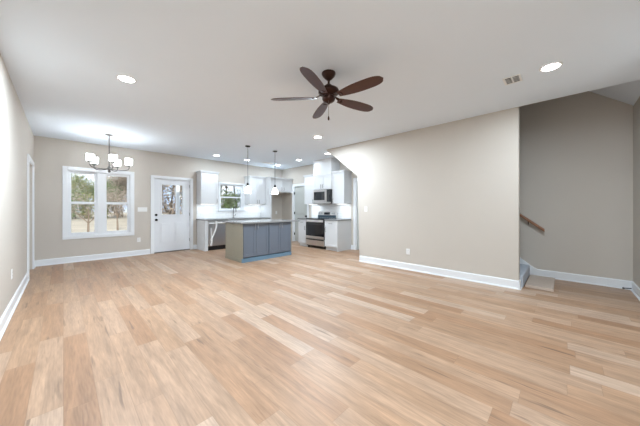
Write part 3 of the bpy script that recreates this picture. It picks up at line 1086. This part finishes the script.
for ang in (-158, -86, -14, 58, 130):
    a = radians(ang)
    ca, sa = cos(a), sin(a)
    pitch = radians(-13)

    def T(r, s_, z_):
        # r along the blade, s_ across, pitched about the blade's long axis
        sy = s_ * cos(pitch) - z_ * sin(pitch)
        zz = s_ * sin(pitch) + z_ * cos(pitch)
        return (fx + r * ca - sy * sa, fy + r * sa + sy * ca, ZB + zz)
    mb = MB()
    n = 26
    top, bot = [], []
    L0, L1 = .135, .665
    outl = []
    for i in range(n + 1):
        f = i / n
        r = L0 + (L1 - L0) * f
        if f < .5:
            wd = .036 + .034 * sin(f / .5 * pi / 2)
        else:
            wd = .070 * max(0, 1 - ((f - .5) / .5) ** 4.2) ** .5 + .001
        outl.append((r, wd))
    poly = [(r, w_) for r, w_ in outl] + [(r, -w_) for r, w_ in reversed(outl)]
    v0 = [mb.bm.verts.new(T(r, s_, .003)) for r, s_ in poly]
    v1 = [mb.bm.verts.new(T(r, s_, -.003)) for r, s_ in poly]
    for i in range(n):
        j = len(poly) - 1 - i
        mb.bm.faces.new((v0[i], v0[i + 1], v0[j - 1], v0[j]))
        mb.bm.faces.new((v1[i], v1[j], v1[j - 1], v1[i + 1]))
    for i in range(len(poly)):
        j = (i + 1) % len(poly)
        mb.bm.faces.new((v0[i], v1[i], v1[j], v0[j]))
    bl = mb.obj('blade', M['blade'], t)
    ib = MB()
    pl = [(.075, .016), (.10, .012), (.125, .018), (.15, .026), (.175, .022), (.19, .010), (.19, -.010), (.175, -.022), (.15, -.026), (.125, -.018), (.10, -.012), (.075, -.016)]

    def T2(r, s_, z_):
        f = min(1, max(0, (r - .09) / .08))
        p0 = Vector((fx + r * ca - s_ * sa, fy + r * sa + s_ * ca, ZB + .03 + z_))
        return p0.lerp(Vector(T(r, s_, z_ - .006)), f)
    v0 = [ib.bm.verts.new(T2(r, s_, .003)) for r, s_ in pl]
    v1 = [ib.bm.verts.new(T2(r, s_, -.003)) for r, s_ in pl]
    m_ = len(pl)
    for i in range(m_ // 2 - 1):
        j = m_ - 1 - i
        ib.bm.faces.new((v0[i], v0[i + 1], v0[j - 1], v0[j]))
        ib.bm.faces.new((v1[i], v1[j], v1[j - 1], v1[i + 1]))
    for i in range(m_):
        j = (i + 1) % m_
        ib.bm.faces.new((v0[i], v1[i], v1[j], v0[j]))
    ib.obj('blade_iron', M['bronze'], bl)
ch = MB().tube([(fx - .035, fy - .03, H - .315), (fx - .035, fy - .03, H - .50)], .0022, 6).obj('pull_chain', M['nickel'], t)
MB().lathe([(.003, -.50), (.009, -.515), (.011, -.535), (.006, -.548)], (fx - .035, fy - .03, H), 12).obj('pull_fob', M['bronze'], ch, True)


# ---------------------------------------------------------------- pendants
def pendant(x, y, label):
    t = thing('pendant_light', label, 'pendant light', (x, y, H))
    MB().lathe([(.062, 0), (.062, -.010), (.050, -.022), (.012, -.028)], (x, y, H), 24).obj('canopy', M['blackm'], t, True)
    MB().tube([(x, y, H - .02), (x, y, 1.83)], .0045, 8).obj('cord', M['blackm'], t)
    MB().lathe([(.010, 1.88), (.024, 1.865), (.028, 1.82), (.034, 1.812), (.034, 1.80)], (x, y, -.035), 18).obj('socket', M['blackm'], t, True)
    MB().lathe([(.034, 1.80), (.046, 1.785), (.066, 1.745), (.078, 1.69), (.084, 1.62), (.081, 1.62), (.075, 1.69), (.063, 1.742), (.043, 1.78), (.032, 1.795)], (x, y, -.035), 28, False, False).obj('glass_shade', M['clear'], t, True)
    MB().lathe([(.012, 1.80), (.016, 1.77), (.032, 1.725), (.032, 1.705), (.022, 1.683), (.006, 1.675)], (x, y, -.035), 18).obj('bulb', M['filament'], t, True)
    glow_light('POINT', (x, y, 1.612), PEND_W, size=.012, parent=t)


pendant(3.14, 5.52, 'left glass pendant light over island, nearer the sink window')
pendant(3.92, 5.49, 'right glass pendant light over island, before the fridge alcove')

# ---------------------------------------------------------------- chandelier
cx, cy = .66, 6.72
t = thing('chandelier', 'brushed nickel chandelier with five lit white glass shades', 'chandelier', (cx, cy, H))
MB().lathe([(.065, 0), (.065, -.010), (.045, -.022), (.012, -.026)], (cx, cy, H), 24).obj('canopy', M['nickel'], t, True)
MB().tube([(cx, cy, H - .02), (cx, cy, 2.02)], .009, 10).obj('stem', M['nickel'], t, True)
MB().lathe([(.006, 1.955), (.024, 1.970), (.030, 1.985), (.018, 2.00), (.030, 2.02), (.034, 2.05), (.020, 2.075), (.010, 2.085)], (cx, cy, 0), 20).obj('hub', M['nickel'], t, True)
fdir = math.atan2(-cos(YAW), -sin(YAW))     # towards the camera corner
for dang in (51, 123, 195, 267, 339):
    a = fdir + radians(dang)
    ca, sa = cos(a), sin(a)
    pr = [(.02, 2.03), (.10, 2.015), (.20, 2.015), (.27, 2.022), (.31, 2.04), (.328, 2.07), (.33, 2.115)]
    arm = MB().tube([(cx + r * ca, cy + r * sa, z) for r, z in pr], .0085, 8).obj('arm', M['nickel'], t, True)
    px, py = cx + .32 * ca, cy + .32 * sa
    MB().lathe([(.010, 2.145), (.038, 2.158), (.048, 2.168), (.048, 2.176), (.012, 2.18)], (px, py, -.037), 20).obj('cup', M['nickel'], arm, True)
    MB().lathe([(.056, 2.178), (.062, 2.19), (.065, 2.31), (.0625, 2.31), (.059, 2.192), (.052, 2.181)], (px, py, -.037), 28, False, False).obj('glass_shade', M['shade'], arm, True)
    MB().lathe([(.012, 2.18), (.015, 2.205), (.026, 2.235), (.020, 2.26), (.006, 2.27)], (px, py, -.037), 14).obj('bulb', M['filament'], arm, True)
    gl = glow_light('POINT', (px, py, 2.244), CHAND_W, size=.003)
    gl.parent = t
    gl.location = Vector((px, py, 2.244)) - Vector(t.location)

# ---------------------------------------------------------------- stairs
t = thing('staircase', 'blue-grey carpeted stairs rising behind the long right wall', 'stairs', (5.4, .5, 0))
SX0, SX1 = XR + .123, XS - .03
R_, G_ = .192, .245
for i in range(14):
    y0 = .46 + i * G_
    z1 = (i + 1) * R_
    zb = 0 if i == 0 else max(0, z1 - R_ * 1.9)
    y1 = y0 + G_
    if z1 > 1.9:
        zb = z1 - R_
    mb = MB()
    mb.box(SX0, SX1, y0 - (.018 if True else 0), y1, zb, z1, .017)
    mb.obj('carpeted_step', M['carpet'], t)
mb = MB()
yt = .34
mb.prism([(yt, 0), (yt, .13), (yt + .05, .155), (yt + .05 + 3.0, .155 + 3.0 * .784), (yt + .05 + 3.0, 3.0 * .784 - .2), (.60, 0)], 'x', XS - .024, XS - .002)
mb.obj('skirt_board', M['trim'], t)['label'] = 'white skirt board climbing the wall'
tag(MB().box(4.97, 5.80, .105, .425, .001, .040, .003).obj('wood_board', M['board']), 'pale wooden board on floor at foot of stairs', 'board')

# handrail on the stairwell wall
t = thing('handrail', 'stained wooden handrail on the stairwell wall', 'handrail', (XS - .07, .3, .85))
ry0, rz0 = .24, .825
n = 3.0
mb = MB()
sec = [(-.020, -.02), (-.024, .0), (-.020, .022), (-.008, .032), (.008, .032), (.020, .022), (.024, .0), (.020, -.02)]
Lr = 3.4
va = []
for yy in (ry0, ry0 + Lr):
    va.append([mb.bm.verts.new((XS - .075 + sx, yy, rz0 + (yy - ry0) * .80 + sz)) for sx, sz in sec])
for i in range(len(sec)):
    j = (i + 1) % len(sec)
    mb.bm.faces.new((va[0][i], va[0][j], va[1][j], va[1][i]))
mb.bm.faces.new(va[0])
mb.bm.faces.new(va[1][::-1])
mb.obj('rail', M['oak'], t)
for by in (.46, 1.6, 2.9):
    bz = rz0 + (by - ry0) * .80
    MB().tube([(XS, by, bz - .07), (XS - .05, by, bz - .075), (XS - .075, by, bz - .02)], .008, 8).obj('bracket', M['bronze'], t, True)

# small black door stop by the stairwell corner
t = thing('door_stop', 'small black door stop on baseboard at far right corner', 'door stop', (5.72, YC + .03, .05))
MB().tube([(5.82, YC + .028, .04), (5.82, YC + .095, .03)], .007, 8).obj('stem', M['blackm'], t, True)
MB().tube([(5.82, YC + .095, .03), (5.82, YC + .115, .027)], .012, 10).obj('tip', M['black'], t, True)

# ---------------------------------------------------------------- outdoors
mb = MB()
mb.box(-70, 100, YB + WT + .01, 140, -1.2, -.42)
tag(mb.obj('field', M['grass']), 'dry straw coloured field outside the windows', 'grass', kind='stuff')
tag(MB().box(1.2, 3.4, YB + WT + .02, YB + 2.2, -.42, -.04).obj('patio_slab', M['patio']), 'pale concrete step outside the garden door', 'step')
t = thing('porch_post', 'white porch post seen through the garden door glass', 'post', (2.77, 9.6, -.04))
MB().box(2.72, 2.82, 9.55, 9.65, -.04, 2.9, .004).obj('shaft', M['trim'], t)
MB().box(2.70, 2.84, 9.53, 9.67, -.04, .12, .004).obj('base', M['trim'], t)


def tree(x, y, h, kind, label, seed, dens=1.0, lean=0):
    rng = random.Random(seed)
    z0 = -.42
    names = {0: 'leafy_tree', 1: 'leafy_tree', 2: 'dry_tree'}
    t = thing(names[kind], label, 'tree', (x, y, z0), 'trees beyond the field')
    mb = MB()
    tips = []

    def branch(p, d, L, r, lev):
        pts = [p]
        rad = [r]
        q = Vector(p)
        dd = Vector(d)
        for i in range(4):
            dd = (dd + Vector((rng.uniform(-.16, .16), rng.uniform(-.16, .16), rng.uniform(-.02, .12)))).normalized()
            q = q + dd * L / 4
            pts.append(q.copy())
            rad.append(r * (1 - .16 * (i + 1)))
        mb.tube(pts, rad, 5, False)
        if lev == 0:
            tips.extend(pts[1:])
            return
        for i in range(4 if lev > 1 else 3):
            k_ = rng.choice((1, 2, 3, 4)) if lev < 3 else rng.choice((2, 3, 4))
            a = rng.uniform(0, 2 * pi)
            nd = (dd * .75 + Vector((cos(a), sin(a), rng.uniform(.0, .5))) * .75).normalized()
            branch(pts[k_], nd, L * rng.uniform(.5, .7), rad[k_] * .55, lev - 1)
    branch(Vector((x, y, z0)), Vector((lean, 0, 1)).normalized(), h * .62, h * .006 + .05, 3)
    mb.obj('trunk', M['bark'], t)
    fb = MB()
    nl = int((22 if kind < 2 else 14) * dens)
    sp = h * .085
    for p in tips:
        for _ in range(nl):
            c = Vector(p) + Vector((rng.gauss(0, sp), rng.gauss(0, sp), rng.gauss(0, sp)))
            if c.z < z0 + .3:
                continue
            s_ = rng.uniform(.08, .20) * (h / 10)
            u = Vector((rng.gauss(0, 1), rng.gauss(0, 1), rng.gauss(0, 1))).normalized()
            v = u.orthogonal().normalized()
            fb.bm.faces.new([fb.bm.verts.new(c + u * s_), fb.bm.verts.new(c + v * s_ * .6), fb.bm.verts.new(c - u * s_), fb.bm.verts.new(c - v * s_ * .6)])
    fb.obj('foliage', M['leaf%d' % kind], t)


KL = {0: 'dark green leafy tree beyond the field', 1: 'olive leafy tree beyond the field', 2: 'tan-leaved half-bare tree beyond the field'}
ts = [(-3.5, 58, 7.5, 0), (-.8, 60, 6.5, 0), (1.4, 57, 6.0, 1), (3.2, 60, 7.0, 0), (4.4, 57, 5.5, 0), (5.6, 61, 7.5, 2), (6.8, 58, 8.5, 2), (8.0, 61, 8, 2), (9.3, 58, 8.5, 2), (7.4, 66, 7, 1), (-6, 61, 8, 1),
      (8.6, 33, 12, 2), (9.8, 28, 11, 2), (11.2, 35, 13, 2), (12.8, 31, 12, 2), (14.5, 34, 14, 1), (15.6, 27, 13, 0), (17.0, 33, 14, 1), (18.3, 28, 13, 1),
      (19.8, 34, 14, 0), (21.5, 29, 13, 1), (24, 33, 13, 0), (-7, 37, 11, 1), (13.6, 42, 15, 0), (16.4, 40, 15, 0), (18.8, 41, 15, 0), (10.2, 43, 13, 2), (15.2, 47, 15, 1), (18.0, 47, 15, 2), (20.5, 46, 15, 1), (22.5, 40, 14, 0), (17.5, 53, 17, 0), (21.5, 52, 17, 1)]
for i, (x, y, h_, k_) in enumerate(ts):
    tree(x, y, h_, k_, KL[k_], 100 + i, 1.0, .0)
def shrub(x, y, h, kind, label, seed):
    rng = random.Random(seed)
    z0 = -.42
    t = thing('wild_shrub', label, 'shrub', (x, y, z0), 'shrubs at the edge of the field')
    mb = MB()
    tips = []
    for i in range(9):
        a = rng.uniform(0, 2 * pi)
        q = Vector((x, y, z0))
        d = Vector((cos(a) * .35, sin(a) * .35, 1)).normalized()
        pts = [q.copy()]
        for j in range(5):
            d = (d + Vector((rng.uniform(-.15, .15), rng.uniform(-.15, .15), 0))).normalized()
            q = q + d * h / 5.2
            pts.append(q.copy())
            tips.append(q.copy())
        mb.tube(pts, [.05, .04, .03, .025, .02, .01], 5, False)
    mb.obj('stem', M['bark'], t)
    fb = MB()
    for p in tips:
        for _ in range(30):
            c = p + Vector((rng.gauss(0, h * .12), rng.gauss(0, h * .12), rng.gauss(0, h * .10)))
            if c.z < z0 + .05:
                continue
            s_ = rng.uniform(.08, .18)
            u = Vector((rng.gauss(0, 1), rng.gauss(0, 1), rng.gauss(0, 1))).normalized()
            v = u.orthogonal().normalized()
            fb.bm.faces.new([fb.bm.verts.new(c + u * s_), fb.bm.verts.new(c + v * s_ * .6), fb.bm.verts.new(c - u * s_), fb.bm.verts.new(c - v * s_ * .6)])
    fb.obj('foliage', M['leaf%d' % kind], t)


SL_ = {0: 'dark green wild shrub at far edge of the straw field', 1: 'olive wild shrub at far edge of the straw field', 2: 'tan dry shrub at far edge of the straw field'}
sx = -5.0
rs = random.Random(5)
i = 0
while sx < 25:
    k_ = rs.choice((0, 1)) if sx < 3 else (rs.choice((1, 2)) if sx < 6 else (2 if sx < 13 else rs.choice((0, 1, 2))))
    far = sx < 6.5
    shrub(sx, (54.5 if far else 31) + rs.uniform(-1.2, 1.2), rs.uniform(3.2, 4.6), k_, SL_[k_], 500 + i)
    sx += 1.9
    i += 1
# small bare saplings nearer the house
for i, (x, y, h_) in enumerate(((.95, 19, 2.6), (2.85, 24, 3.0), (6.2, 24, 5.5), (8.0, 22, 6.0))):
    tree(x, y, h_, 2, 'thin bare sapling standing in the field', 300 + i, .25, .12 if i == 2 else .02)
